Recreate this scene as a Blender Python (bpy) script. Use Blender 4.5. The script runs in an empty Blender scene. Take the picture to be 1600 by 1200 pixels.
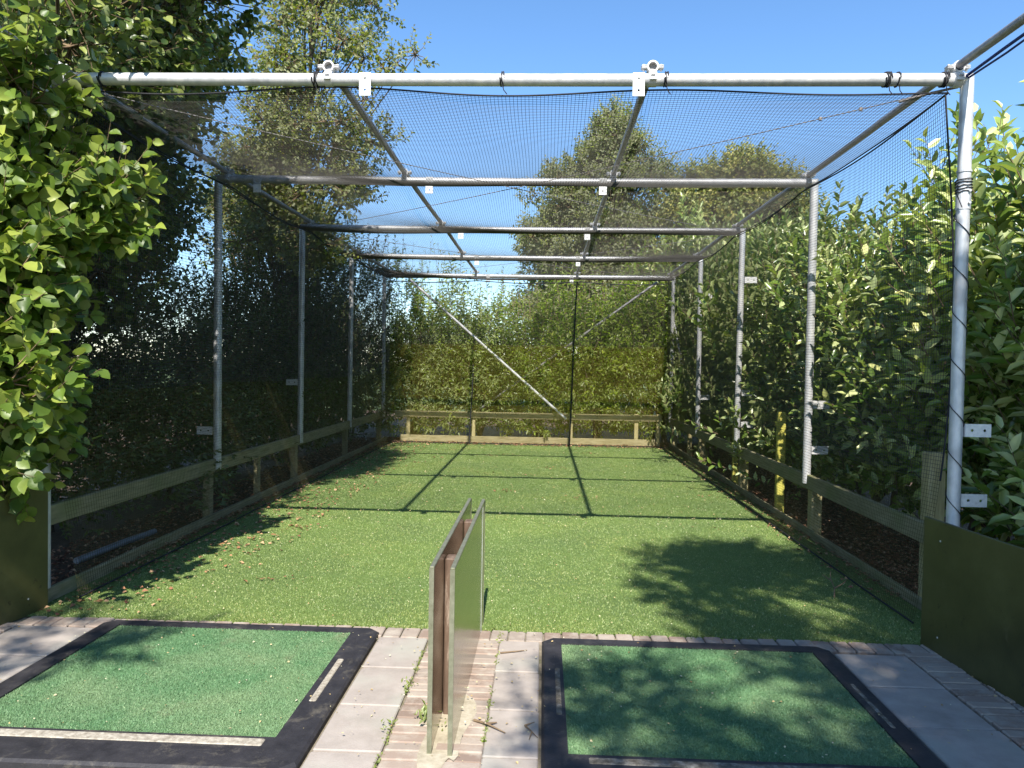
import bpy, math, random
import numpy as np
from mathutils import Vector, Matrix
S = bpy.context.scene
COL = S.collection
PI = math.pi
rnd = random.Random(7)

# ------------------------------------------------------------------ camera, sky, sun
YAW, PITCH, ROLL = -0.042, -0.02553, 0.01738
cy, sy, cp, sp = math.cos(YAW), math.sin(YAW), math.cos(PITCH), math.sin(PITCH)
fwd = Vector((sy*cp, cy*cp, sp)); rgt = Vector((cy, -sy, 0)); upv = rgt.cross(fwd)
cr, sr = math.cos(ROLL), math.sin(ROLL)
r2 = rgt*cr + upv*sr; u2 = upv*cr - rgt*sr
cam = bpy.data.cameras.new('camera'); cam.sensor_width = 36.0; cam.lens = 36.0*1156/1600
cam.clip_start = 0.05; cam.clip_end = 2000
co = bpy.data.objects.new('camera', cam); COL.objects.link(co)
M3 = Matrix((r2, u2, -fwd)).transposed()
co.matrix_world = Matrix.Translation((0, 0, 1.55)) @ M3.to_4x4()
S.camera = co

SUNV = Vector((0.10, -3.15, 3.28)).normalized()        # towards the sun: behind the camera, 46 degrees up
elev = math.asin(SUNV.z)
W = bpy.data.worlds.new("World"); S.world = W; W.use_nodes = True
nt = W.node_tree; bg = nt.nodes['Background']
sky = nt.nodes.new('ShaderNodeTexSky'); sky.sky_type = 'NISHITA'; sky.sun_disc = False
sky.sun_elevation = elev; sky.sun_rotation = math.atan2(SUNV.x, SUNV.y)
sky.air_density = 1.0; sky.dust_density = 0.2; sky.ozone_density = 4.0
hs = nt.nodes.new('ShaderNodeHueSaturation'); hs.inputs['Saturation'].default_value = 1.12
nt.links.new(sky.outputs[0], hs.inputs['Color']); nt.links.new(hs.outputs[0], bg.inputs[0]); bg.inputs[1].default_value = 0.12
sl = bpy.data.lights.new('sun', 'SUN'); sl.energy = 4.6; sl.angle = math.radians(0.53); sl.color = (1.0, 0.95, 0.86)
so = bpy.data.objects.new('sun', sl); COL.objects.link(so)
so.rotation_euler = SUNV.to_track_quat('Z', 'Y').to_euler(); so.location = SUNV*30
S.view_settings.view_transform = 'Standard'; S.view_settings.look = 'None'
S.view_settings.exposure = 1.06; S.view_settings.gamma = 1.0; S.view_settings.use_curve_mapping = False
S.cycles.transparent_max_bounces = 8; S.cycles.max_bounces = 8

# ------------------------------------------------------------------ materials
def newmat(name):
    m = bpy.data.materials.new(name); m.use_nodes = True
    n = m.node_tree; b = n.nodes['Principled BSDF']
    return m, n, b
def ramp(n, fac, stops):
    r = n.nodes.new('ShaderNodeValToRGB'); e = r.color_ramp.elements
    while len(e) < len(stops): e.new(0.5)
    for el, (p, c) in zip(e, stops): el.position = p; el.color = (c[0], c[1], c[2], 1)
    n.links.new(fac, r.inputs[0]); return r.outputs[0]
def noise(n, scale, detail=4, rough=0.6, vec=None, dist=0.0, stretch=None):
    t = n.nodes.new('ShaderNodeTexNoise'); t.inputs['Scale'].default_value = scale
    t.inputs['Detail'].default_value = detail; t.inputs['Roughness'].default_value = rough
    t.inputs['Distortion'].default_value = dist
    if vec is None:
        tc = n.nodes.new('ShaderNodeTexCoord'); vec = tc.outputs['Object']
    if stretch:
        mp = n.nodes.new('ShaderNodeMapping'); mp.inputs['Scale'].default_value = stretch
        n.links.new(vec, mp.inputs[0]); vec = mp.outputs[0]
    n.links.new(vec, t.inputs['Vector']); return t.outputs[0]
def mixc(n, fac, a, b, mode='MIX'):
    m = n.nodes.new('ShaderNodeMix'); m.data_type = 'RGBA'; m.blend_type = mode
    for s, v in ((0, fac), (6, a), (7, b)):
        if isinstance(v, (int, float)): m.inputs[s].default_value = v
        elif isinstance(v, tuple): m.inputs[s].default_value = (v[0], v[1], v[2], 1)
        else: n.links.new(v, m.inputs[s])
    return m.outputs[2]
def bump(n, b, h, strength, dist=0.01):
    bn = n.nodes.new('ShaderNodeBump'); bn.inputs['Strength'].default_value = strength; bn.inputs['Distance'].default_value = dist
    n.links.new(h, bn.inputs['Height']); n.links.new(bn.outputs[0], b.inputs['Normal'])
def mottled(name, stops, scale, rough=0.7, bs=0.3, bd=0.005, bscale=None, metal=0.0, spec=0.4, stretch=None, detail=5, second=None):
    m, n, b = newmat(name)
    f = noise(n, scale, detail, 0.65, stretch=stretch)
    c = ramp(n, f, stops)
    if second:
        f2 = noise(n, second[0], 3, 0.5); g = ramp(n, f2, [(second[1], (0,0,0)), (second[2], (1,1,1))])
        c = mixc(n, g, c, second[3])
    n.links.new(c, b.inputs['Base Color'])
    b.inputs['Roughness'].default_value = rough; b.inputs['Metallic'].default_value = metal
    b.inputs['Specular IOR Level'].default_value = spec
    if bs: bump(n, b, noise(n, bscale or scale*3, 5, 0.6, stretch=stretch), bs, bd)
    return m
def leafmat(name, a, bcol, c, rough=0.38, trans=0.3, under=None, spec=0.5, odd=None):
    m, n, b = newmat(name)
    g = n.nodes.new('ShaderNodeNewGeometry')
    col = ramp(n, g.outputs['Random Per Island'], [(0.0, a), (0.5, bcol), (0.93, c)] + ([(0.975, odd)] if odd else []))
    big = ramp(n, noise(n, 1.7, 4, 0.65), [(0.36, (0.62, 0.68, 0.70)), (0.5, (1.0, 1.0, 1.0)), (0.64, (1.38, 1.30, 1.20))])
    col = mixc(n, 1.0, col, big, 'MULTIPLY')
    if under: col = mixc(n, g.outputs['Backfacing'], col, under)
    n.links.new(col, b.inputs['Base Color']); b.inputs['Roughness'].default_value = rough
    b.inputs['Specular IOR Level'].default_value = spec
    t = n.nodes.new('ShaderNodeBsdfTranslucent')
    tcol = mixc(n, 1.0, col, (1.5, 1.7, 0.55), 'MULTIPLY'); n.links.new(tcol, t.inputs[0])
    ms = n.nodes.new('ShaderNodeMixShader'); ms.inputs[0].default_value = trans
    n.links.new(b.outputs[0], ms.inputs[1]); n.links.new(t.outputs[0], ms.inputs[2])
    n.links.new(ms.outputs[0], n.nodes['Material Output'].inputs['Surface'])
    return m
M = {}
M['steel'] = mottled('galvanised_steel', [(0.3, (0.48, 0.49, 0.51)), (0.5, (0.62, 0.62, 0.63)), (0.7, (0.74, 0.73, 0.72))], 16, rough=0.42, bs=0.25, bd=0.002, bscale=60, metal=0.3, stretch=(1, 1, 0.5), second=(5, 0.55, 0.7, (0.42, 0.42, 0.43)))
M['tube'] = mottled('shaded_steel_tube', [(0.3, (0.20, 0.19, 0.19)), (0.7, (0.36, 0.35, 0.35))], 20, rough=0.5, metal=0.45, bs=0.2, bd=0.002)  # darker copy of the steel: shade on the tube undersides is in its colour
M['plate'] = mottled('zinc_plate', [(0.3, (0.55, 0.55, 0.56)), (0.7, (0.75, 0.74, 0.72))], 30, rough=0.5, metal=0.3, bs=0.2, bd=0.001)
M['rope'] = mottled('black_rope', [(0.3, (0.008, 0.008, 0.012)), (0.7, (0.03, 0.03, 0.035))], 80, rough=0.8, bs=0.6, bd=0.002)
M['bluerope'] = mottled('blue_rope', [(0.3, (0.01, 0.02, 0.10)), (0.7, (0.03, 0.05, 0.22))], 80, rough=0.7)
M['net'] = mottled('black_netting', [(0.3, (0.035, 0.031, 0.030)), (0.7, (0.075, 0.066, 0.058))], 5, rough=0.6, bs=0)
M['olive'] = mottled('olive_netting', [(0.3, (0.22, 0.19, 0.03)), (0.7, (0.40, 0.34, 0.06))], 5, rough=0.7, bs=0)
M['olive_shade'] = mottled('shaded_olive_netting', [(0.3, (0.05, 0.045, 0.015)), (0.7, (0.11, 0.095, 0.025))], 1.5, rough=0.7, bs=0)  # darker copy of the olive net, with the shade put into its colour
M['wire'] = mottled('steel_wire', [(0.3, (0.22, 0.19, 0.18)), (0.7, (0.42, 0.39, 0.36))], 20, rough=0.5, metal=0.4, bs=0)
M['wood'] = mottled('weathered_timber', [(0.25, (0.17, 0.15, 0.08)), (0.5, (0.27, 0.24, 0.14)), (0.75, (0.38, 0.34, 0.22))], 6, rough=0.85, bs=0.5, bd=0.004, stretch=(6, 0.8, 6), second=(3, 0.5, 0.75, (0.20, 0.21, 0.09)))
M['woodx'] = mottled('weathered_timber_across', [(0.25, (0.20, 0.17, 0.08)), (0.5, (0.33, 0.28, 0.15)), (0.75, (0.45, 0.39, 0.24))], 6, rough=0.85, bs=0.5, bd=0.004, stretch=(0.8, 6, 6))
M['woodv'] = mottled('upright_timber', [(0.25, (0.26, 0.22, 0.10)), (0.5, (0.40, 0.34, 0.17)), (0.75, (0.52, 0.45, 0.26))], 6, rough=0.85, bs=0.5, bd=0.004, stretch=(7, 7, 0.7))
M['yellow'] = mottled('yellow_timber', [(0.25, (0.38, 0.34, 0.05)), (0.75, (0.60, 0.55, 0.12))], 7, rough=0.8, bs=0.4, bd=0.003, stretch=(7, 7, 0.7))
M['board'] = mottled('olive_board', [(0.3, (0.058, 0.058, 0.020)), (0.5, (0.075, 0.074, 0.026)), (0.75, (0.098, 0.095, 0.036))], 4, rough=0.42, bs=0.12, bd=0.003, bscale=90, second=(2.2, 0.55, 0.8, (0.032, 0.033, 0.013)))
def marked(key, col, scale, lo, hi, amt, stretch):
    m = M[key]; n = m.node_tree; b = n.nodes['Principled BSDF']; old = b.inputs['Base Color'].links[0].from_socket
    f = ramp(n, noise(n, scale, 6, 0.75, stretch=stretch), [(lo, (0, 0, 0)), (hi, (amt, amt, amt))]); n.links.new(mixc(n, f, old, col), b.inputs['Base Color'])
marked('board', (0.15, 0.14, 0.08), 6, .60, .72, .6, (1, 1, .35)); marked('board', (0.03, 0.028, 0.015), 14, .62, .66, .7, (1, 1, 1))
marked('steel', (0.20, 0.15, 0.11), 9, .66, .74, .6, None); marked('plate', (0.30, 0.24, 0.18), 14, .60, .74, .6, None)
M['concrete'] = mottled('concrete_slab', [(0.25, (0.27, 0.235, 0.205)), (0.5, (0.345, 0.30, 0.265)), (0.75, (0.41, 0.36, 0.32))], 7, rough=0.9, bs=0.5, bd=0.003, bscale=120, second=(2.5, 0.5, 0.75, (0.36, 0.35, 0.30)))
M['mortar'] = mottled('sandy_joint', [(0.3, (0.14, 0.12, 0.085)), (0.7, (0.27, 0.23, 0.17))], 30, rough=0.95, bs=0.6, bd=0.004, second=(9, 0.55, 0.7, (0.12, 0.13, 0.05)))
def brickmat():
    m, n, b = newmat('clay_paver'); g = n.nodes.new('ShaderNodeNewGeometry')
    c = ramp(n, g.outputs['Random Per Island'], [(0.0, (0.22, 0.16, 0.125)), (0.35, (0.29, 0.215, 0.17)), (0.7, (0.34, 0.275, 0.225)), (1.0, (0.26, 0.215, 0.18))])
    d = ramp(n, noise(n, 10, 5, 0.7), [(0.45, (0, 0, 0)), (0.7, (1, 1, 1))])
    c = mixc(n, d, c, (0.40, 0.345, 0.285)); n.links.new(c, b.inputs['Base Color']); b.inputs['Roughness'].default_value = 0.9
    bump(n, b, noise(n, 90, 5, 0.7), 0.5, 0.003); return m
M['brick'] = brickmat()
M['rubber'] = mottled('black_rubber', [(0.3, (0.016, 0.015, 0.018)), (0.6, (0.032, 0.030, 0.034)), (0.8, (0.06, 0.055, 0.05))], 14, rough=0.6, bs=0.4, bd=0.003, bscale=130)
def scuffed():
    m = M['rubber']; n = m.node_tree; b = n.nodes['Principled BSDF']; old = b.inputs['Base Color'].links[0].from_socket
    f = ramp(n, noise(n, 5, 7, 0.8, dist=.6), [(0.54, (0, 0, 0)), (0.70, (.75, .75, .75))]); c = mixc(n, f, old, (0.13, 0.115, 0.09)); n.links.new(c, b.inputs['Base Color'])
scuffed()
M['slotwood'] = mottled('tee_slot_grit', [(0.3, (0.20, 0.17, 0.13)), (0.5, (0.34, 0.30, 0.24)), (0.7, (0.50, 0.46, 0.38))], 45, rough=0.9, bs=0.6, bd=0.004)
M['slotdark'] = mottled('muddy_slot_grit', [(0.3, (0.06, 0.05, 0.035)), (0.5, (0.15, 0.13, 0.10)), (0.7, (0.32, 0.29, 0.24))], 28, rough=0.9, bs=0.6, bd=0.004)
def carpet():
    m, n, b = newmat('green_carpet'); g = n.nodes.new('ShaderNodeNewGeometry')
    c = ramp(n, g.outputs['Random Per Island'], [(0.0, (0.075, 0.17, 0.07)), (0.6, (0.105, 0.22, 0.095)), (0.95, (0.15, 0.27, 0.13)), (1.0, (0.32, 0.43, 0.23))])
    w = ramp(n, noise(n, 2.0, 4, 0.6, dist=0.4), [(0.42, (0, 0, 0)), (0.68, (0.55, 0.55, 0.55))])
    c = mixc(n, w, c, (0.24, 0.31, 0.16)); n.links.new(c, b.inputs['Base Color']); b.inputs['Roughness'].default_value = 0.65
    d = ramp(n, noise(n, 3.3, 5, 0.7), [(0.60, (0, 0, 0)), (0.78, (.7, .7, .7))]); c = mixc(n, d, c, (0.22, 0.22, 0.13)); n.links.new(c, b.inputs['Base Color'])
    bump(n, b, noise(n, 220, 3, 0.7), 0.6, 0.004); return m
M['carpet'] = carpet()
def turfblade():
    m, n, b = newmat('turf_fibre'); g = n.nodes.new('ShaderNodeNewGeometry')
    c = ramp(n, g.outputs['Random Per Island'], [(0.0, (0.13, 0.185, 0.045)), (0.5, (0.18, 0.245, 0.065)), (0.9, (0.25, 0.31, 0.10)), (0.975, (0.46, 0.47, 0.22))])
    w = ramp(n, noise(n, 0.9, 5, 0.65), [(0.35, (0.78, 0.84, 0.85)), (0.5, (0.95, 0.97, 0.95)), (0.68, (1.18, 1.08, 1.0))])
    c = mixc(n, 1.0, c, w, 'MULTIPLY')
    d = ramp(n, noise(n, 2.3, 6, 0.75), [(0.60, (0, 0, 0)), (0.76, (.55, .55, .55))]); c = mixc(n, d, c, (0.36, 0.30, 0.13))
    n.links.new(c, b.inputs['Base Color']); b.inputs['Roughness'].default_value = 0.5; return m
M['blade'] = turfblade()
M['turf'] = mottled('turf_backing', [(0.3, (0.07, 0.12, 0.025)), (0.5, (0.14, 0.22, 0.05)), (0.7, (0.20, 0.28, 0.08))], 130, rough=0.85, bs=0.8, bd=0.01, second=(1.2, 0.4, 0.7, (0.10, 0.16, 0.045)))
M['soil'] = mottled('woodland_soil', [(0.3, (0.05, 0.035, 0.022)), (0.6, (0.10, 0.06, 0.035)), (0.8, (0.16, 0.10, 0.06))], 18, rough=0.95, bs=0.8, bd=0.02)
M['meadow'] = mottled('meadow', [(0.3, (0.05, 0.08, 0.02)), (0.7, (0.10, 0.13, 0.04))], 2, rough=0.95, bs=0.5, bd=0.03)
def flakemat(name, stops, tr=0.15):
    m, n, b = newmat(name); g = n.nodes.new('ShaderNodeNewGeometry')
    c = ramp(n, g.outputs['Random Per Island'], stops); n.links.new(c, b.inputs['Base Color']); b.inputs['Roughness'].default_value = 0.75; return m
M['mulch'] = flakemat('bark_mulch', [(0.0, (0.07, 0.025, 0.015)), (0.4, (0.20, 0.075, 0.04)), (0.75, (0.34, 0.15, 0.08)), (1.0, (0.48, 0.32, 0.20))])
M['litter'] = flakemat('dry_litter', [(0.0, (0.30, 0.18, 0.07)), (0.4, (0.45, 0.34, 0.16)), (0.8, (0.55, 0.50, 0.30)), (1.0, (0.66, 0.62, 0.46))])
M['redlitter'] = flakemat('brown_litter', [(0.0, (0.12, 0.05, 0.03)), (0.5, (0.32, 0.15, 0.07)), (1.0, (0.50, 0.33, 0.18))])
M['panel'] = mottled('polished_steel_sheet', [(0.3, (0.25, 0.235, 0.19)), (0.7, (0.37, 0.35, 0.30))], 3, rough=0.21, metal=1.0, bs=0.30, bd=0.004, bscale=2.5, stretch=(1, .4, 14))
M['edge'] = mottled('sheet_edge', [(0.3, (0.16, 0.16, 0.10)), (0.7, (0.27, 0.27, 0.19))], 30, rough=0.45, metal=0.4, bs=0.2, bd=0.002)
M['brown'] = mottled('brown_post', [(0.3, (0.08, 0.05, 0.035)), (0.55, (0.15, 0.10, 0.07)), (0.70, (0.36, 0.29, 0.23))], 7, rough=0.55, bs=0.4, bd=0.003, stretch=(5, 5, 1))
M['bark'] = mottled('bark', [(0.3, (0.06, 0.045, 0.03)), (0.7, (0.16, 0.12, 0.08))], 12, rough=0.9, bs=0.7, bd=0.01, stretch=(3, 3, 0.7))
M['twig'] = mottled('twig_bark', [(0.3, (0.12, 0.08, 0.05)), (0.7, (0.24, 0.17, 0.10))], 20, rough=0.85, bs=0)
M['pipe'] = mottled('grey_pipe', [(0.3, (0.16, 0.17, 0.2)), (0.7, (0.25, 0.26, 0.29))], 12, rough=0.4, bs=0.1)
M['laurel'] = leafmat('laurel_leaf', (0.06, 0.12, 0.018), (0.20, 0.28, 0.05), (0.60, 0.64, 0.32), rough=0.27, trans=0.25, under=(0.28, 0.32, 0.13), spec=0.55, odd=(0.34, 0.36, 0.12))
M['hazel'] = leafmat('hazel_leaf', (0.055, 0.10, 0.014), (0.13, 0.20, 0.03), (0.30, 0.35, 0.07), rough=0.42, trans=0.30, under=(0.24, 0.28, 0.10), spec=0.4)
M['broad'] = leafmat('broad_tree_leaf', (0.04, 0.075, 0.012), (0.085, 0.13, 0.024), (0.26, 0.30, 0.09), rough=0.38, trans=0.25, under=(0.20, 0.23, 0.10), spec=0.45)
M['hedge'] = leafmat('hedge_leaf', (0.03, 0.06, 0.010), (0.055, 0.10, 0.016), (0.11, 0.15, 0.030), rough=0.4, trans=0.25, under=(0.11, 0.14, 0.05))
M['willow'] = leafmat('slender_leaf', (0.12, 0.19, 0.025), (0.28, 0.38, 0.05), (0.50, 0.56, 0.14), rough=0.34, trans=0.38, under=(0.24, 0.28, 0.10))
M['alder'] = leafmat('small_tree_leaf', (0.13, 0.155, 0.03), (0.25, 0.28, 0.06), (0.42, 0.44, 0.14), rough=0.5, trans=0.28, under=(0.18, 0.20, 0.08), odd=(0.28, 0.20, 0.08))
M['poplar'] = leafmat('far_tree_leaf', (0.15, 0.20, 0.045), (0.28, 0.34, 0.08), (0.44, 0.48, 0.15), rough=0.55, trans=0.25, under=(0.18, 0.19, 0.09))
M['rust'] = leafmat('bronze_tree_leaf', (0.12, 0.15, 0.035), (0.22, 0.25, 0.055), (0.38, 0.34, 0.10), rough=0.55, trans=0.22)
M['dark'] = leafmat('conifer_leaf', (0.03, 0.05, 0.014), (0.05, 0.075, 0.018), (0.09, 0.11, 0.03), rough=0.5, trans=0.12)
M['gold'] = leafmat('yellow_leaf', (0.55, 0.25, 0.02), (0.65, 0.38, 0.02), (0.70, 0.48, 0.04), rough=0.4, trans=0.3)

# ------------------------------------------------------------------ mesh helpers
def link(o, parent=None):
    COL.objects.link(o)
    if parent: o.parent = parent
    return o
class MB:
    def __init__(s): s.v = []; s.f = []; s.sm = []; s.mi = []
    def add(s, vs, fs, smooth=False, mi=0):
        k = len(s.v); s.v += [tuple(v) for v in vs]
        for f in fs: s.f.append([i+k for i in f]); s.sm.append(smooth); s.mi.append(mi)
    def box(s, c, d, bev=0.0, rz=0.0, mi=0, rx=0.0):
        hx, hy, hz = d[0]/2, d[1]/2, d[2]/2
        if bev <= 0:
            vs = [Vector((x*hx, y*hy, z*hz)) for z in (-1, 1) for y in (-1, 1) for x in (-1, 1)]
            fs = [(0,2,3,1), (4,5,7,6), (0,1,5,4), (2,6,7,3), (0,4,6,2), (1,3,7,5)]
        else:
            b = min(bev, hx*.9, hy*.9, hz*.9)
            vs = []
            for z, i in ((-hz, b), (-hz+b, 0), (hz-b, 0), (hz, b)):
                X, Y = hx-i, hy-i; q = b if i == 0 else b*.6
                for (x, y) in ((X-q, -Y), (X, -Y+q), (X, Y-q), (X-q, Y), (-X+q, Y), (-X, Y-q), (-X, -Y+q), (-X+q, -Y)): vs.append(Vector((x, y, z)))
            fs = [tuple(range(7, -1, -1)), tuple(range(24, 32))]
            for l in range(3):
                for i in range(8): j = (i+1) % 8; fs.append((l*8+i, l*8+j, l*8+8+j, l*8+8+i))
        R = Matrix.Rotation(rz, 3, 'Z') @ Matrix.Rotation(rx, 3, 'X')
        s.add([R @ v + Vector(c) for v in vs], fs, False, mi)
    def tube(s, pts, r, n=12, cap=True, smooth=True, mi=0):
        pts = [Vector(p) for p in pts]; N = len(pts)
        rr = r if isinstance(r, (list, tuple)) else [r]*N
        t = (pts[1]-pts[0]).normalized(); a = Vector((0, 0, 1)) if abs(t.z) < .9 else Vector((1, 0, 0))
        u = t.cross(a).normalized(); vs = []
        for i, p in enumerate(pts):
            d = (pts[min(i+1, N-1)]-pts[max(i-1, 0)]).normalized()
            u = (u - d*u.dot(d)).normalized(); w = d.cross(u)
            for k in range(n):
                an = 2*PI*k/n; vs.append(p + (u*math.cos(an)+w*math.sin(an))*rr[i])
        fs = []
        for i in range(N-1):
            for k in range(n): j = (k+1) % n; fs.append((i*n+k, i*n+j, (i+1)*n+j, (i+1)*n+k))
        s.add(vs, fs, smooth, mi)
        if cap:
            s.add(vs[:n], [tuple(range(n-1, -1, -1))], False, mi); s.add(vs[-n:], [tuple(range(n))], False, mi)
    def ring(s, c, axis, ro, ri, L, n=24, a0=0, a1=2*PI):
        """hollow collar of outer radius ro, inner ri, length L along the axis"""
        ax = Vector(axis).normalized(); a = Vector((0, 0, 1)) if abs(ax.z) < .9 else Vector((1, 0, 0))
        u = ax.cross(a).normalized(); w = ax.cross(u); c = Vector(c); vs = []
        for k in range(n+1):
            an = a0+(a1-a0)*k/n; d = u*math.cos(an)+w*math.sin(an)
            vs += [c+d*ro-ax*L/2, c+d*ro+ax*L/2, c+d*ri+ax*L/2, c+d*ri-ax*L/2]
        fs = []
        for k in range(n):
            for q in range(4): fs.append((4*k+q, 4*k+(q+1) % 4, 4*k+4+(q+1) % 4, 4*k+4+q))
        s.add(vs, fs, False)
    def plate(s, o, U, V, w, cell, ncell, r, t):
        """flat bar with a drilled hole in each cell. o = corner; U across (w), V along (cell*ncell)"""
        o, U, V = Vector(o), Vector(U), Vector(V); N = U.cross(V).normalized(); n = 16
        for c in range(ncell):
            ctr = o + U*w/2 + V*cell*(c+.5)
            for side in (0, 1):
                base = ctr + N*t*side; outer = []; inner = []
                for k in range(n):
                    an = 2*PI*k/n; cx, cyy = math.cos(an), math.sin(an); m = max(abs(cx), abs(cyy))
                    outer.append(base + U*(cx/m*w/2) + V*(cyy/m*cell/2)); inner.append(base + U*cx*r + V*cyy*r)
                fs = [(k, (k+1) % n, n+(k+1) % n, n+k) for k in range(n)]
                if not side: fs = [f[::-1] for f in fs]
                s.add(outer+inner, fs)
            a = [ctr+U*math.cos(2*PI*k/n)*r+V*math.sin(2*PI*k/n)*r for k in range(n)]
            s.add(a+[p+N*t for p in a], [(k, (k+1) % n, n+(k+1) % n, n+k)[::-1] for k in range(n)])
        L = cell*ncell; q = [o, o+U*w, o+U*w+V*L, o+V*L]; q += [p+N*t for p in q]
        s.add(q, [(0, 1, 5, 4), (1, 2, 6, 5), (2, 3, 7, 6), (3, 0, 4, 7)])
    def build(s, name, mat, parent=None):
        me = bpy.data.meshes.new(name); me.from_pydata(s.v, [], s.f)
        for m in (mat if isinstance(mat, list) else [mat]): me.materials.append(m)
        me.polygons.foreach_set('use_smooth', s.sm); me.polygons.foreach_set('material_index', s.mi); me.update()
        return link(bpy.data.objects.new(name, me), parent)
def npmesh(name, V, Fs, mat, parent=None, smooth=False):
    """Fs: (m,k) int array, or a list of such arrays"""
    Fs = Fs if isinstance(Fs, list) else [Fs]
    me = bpy.data.meshes.new(name); me.vertices.add(len(V)); me.vertices.foreach_set('co', np.asarray(V, np.float32).ravel())
    li = np.concatenate([f.ravel() for f in Fs]).astype(np.int32)
    tot = np.concatenate([np.full(len(f), f.shape[1]) for f in Fs]).astype(np.int32)
    st = np.concatenate([[0], np.cumsum(tot)[:-1]]).astype(np.int32)
    me.loops.add(len(li)); me.loops.foreach_set('vertex_index', li)
    me.polygons.add(len(tot)); me.polygons.foreach_set('loop_start', st); me.polygons.foreach_set('loop_total', tot)
    if smooth: me.polygons.foreach_set('use_smooth', np.ones(len(tot), bool))
    me.materials.append(mat); me.update(calc_edges=True); me.validate()
    return link(bpy.data.objects.new(name, me), parent)
def tag(o, label=None, cat=None, group=None, kind=None):
    for k, v in (('label', label), ('category', cat), ('group', group), ('kind', kind)):
        if v: o[k] = v
    return o
def empty(name, loc=(0, 0, 0)):
    o = bpy.data.objects.new(name, None); o.location = loc; o.empty_display_size = 0.2; COL.objects.link(o); return o
def local(child, root):
    """child was modelled in world coordinates: keep it there under its thing"""
    child.parent = root; child.matrix_parent_inverse = Matrix.Translation(root.location).inverted(); return child

# ------------------------------------------------------------------ ground
g = MB(); g.add([(-300, -100, -0.04), (300, -100, -0.04), (300, 500, -0.04), (-300, 500, -0.04)], [(0, 1, 2, 3)])
tag(g.build('ground', M['meadow']), 'open grassy ground beyond the hedges', 'ground', kind='structure')
def sheet(name, x0, x1, y0, y1, z, mat, nx=1, ny=1, amp=0, seed=0):
    rg = np.random.RandomState(seed); X, Y = np.meshgrid(np.linspace(x0, x1, nx+1), np.linspace(y0, y1, ny+1))
    Z = np.full(X.shape, z)
    if amp:
        for k in range(8):
            a, b_, p = rg.uniform(-2, 2), rg.uniform(-2, 2), rg.uniform(0, 6); Z = Z+amp/4*np.sin(a*X*2+b_*Y*2+p)
    V = np.stack([X, Y, Z], -1).reshape(-1, 3); i = np.arange((nx+1)*(ny+1)).reshape(ny+1, nx+1)
    F = np.stack([i[:-1, :-1], i[:-1, 1:], i[1:, 1:], i[1:, :-1]], -1).reshape(-1, 4)
    return npmesh(name, V, F, mat, smooth=True)
tag(sheet('soil_strip', -12, 12, -8, 24, -0.018, M['soil'], 60, 80, 0.012, 2), 'bare leaf-strewn soil round the practice cage', 'soil', kind='structure')
tag(sheet('turf', -3.08, 2.47, 4.23, 14.45, 0.008, M['turf']), 'short artificial turf inside the netted cage', 'artificial turf', kind='structure')
def blades(name, x0, x1, y0, y1, n, h, w, z, mat, seed, parent=None, far=None):
    rg = np.random.RandomState(seed); x = rg.uniform(x0, x1, n); y = rg.uniform(0, 1, n)
    y = y0+(y1-y0)*(y**far if far else y)
    sc = (1+(y-y0)/(y1-y0)*.8) if far else np.ones(n)
    a = rg.uniform(0, 2*PI, n); la = rg.uniform(0, 2*PI, n); ll = rg.uniform(0.1, 0.9, n)*h
    dx, dy = np.cos(a)*w/2*sc, np.sin(a)*w/2*sc
    if far:   # joins between the rolls of turf
        k = np.ones(n, bool)
        for ys in (5.22, 6.38, 8.75, 10.9): k &= np.abs(y-ys-.012*np.sin(x*2.1+ys)-.004*np.sin(x*17)) > .011
        x, y, sc = x[k], y[k], sc[k]; n = len(x)
        a, la, ll = rg.uniform(0, 2*PI, n), rg.uniform(0, 2*PI, n), rg.uniform(0.1, 0.9, n)*h; dx, dy = np.cos(a)*w/2*sc, np.sin(a)*w/2*sc
    P = np.stack([x, y, np.full(n, z)], -1); D = np.stack([dx, dy, np.zeros(n)], -1)
    T = P+np.stack([np.cos(la)*ll, np.sin(la)*ll, h*rg.uniform(.5, 1, n)], -1)
    V = np.stack([P-D, P+D, T], 1).reshape(-1, 3); F = np.arange(3*n).reshape(n, 3)
    return npmesh(name, V, F, mat, parent)
tag(blades('turf_fibres', -3.07, 2.46, 4.24, 14.4, 480000, 0.010, 0.0045, 0.008, M['blade'], 3, far=1.4), 'yellow-green fibres of the artificial turf', 'grass', kind='stuff')

# pavers: concrete slabs and clay bricks
pv = sheet('paving_base', -3.6, 2.7, 0.6, 4.24, 0.0, M['mortar']); tag(pv, 'sandy bed between the paving slabs and bricks', 'paving', kind='structure')
b = MB(); rg = random.Random(4)
def slabrow(b, x0, x1, ys):
    for a, c in zip(ys[:-1], ys[1:]):
        b.box(((x0+x1)/2+rg.uniform(-.003, .003), (a+c)/2, 0.002+rg.uniform(-.002, .002)), (x1-x0-.012, c-a-.012, .03), .005, rz=rg.uniform(-.006, .006))
ysl = [0.78, 1.19, 1.60, 2.02, 2.43, 2.85, 3.25, 3.66, 4.075]
slabrow(b, -0.895, -0.61, ysl); slabrow(b, -0.22, 0.012, ysl); slabrow(b, 1.60, 1.99, [y-.02 for y in ysl]); slabrow(b, -2.98, -2.52, [y-.0 for y in ysl])
tag(b.build('paving_slabs', M['concrete']), 'pale concrete slabs beside the tee mats', 'paving slabs', kind='structure')
b = MB()
def brick(b, x, y, lx, ly): b.box((x+rg.uniform(-.003, .003), y+rg.uniform(-.002, .002), 0.001+rg.uniform(-.003, .003)), (lx-.006, ly-.006, .03), .005, rz=rg.uniform(-.02, .02))
y = 0.8
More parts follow.
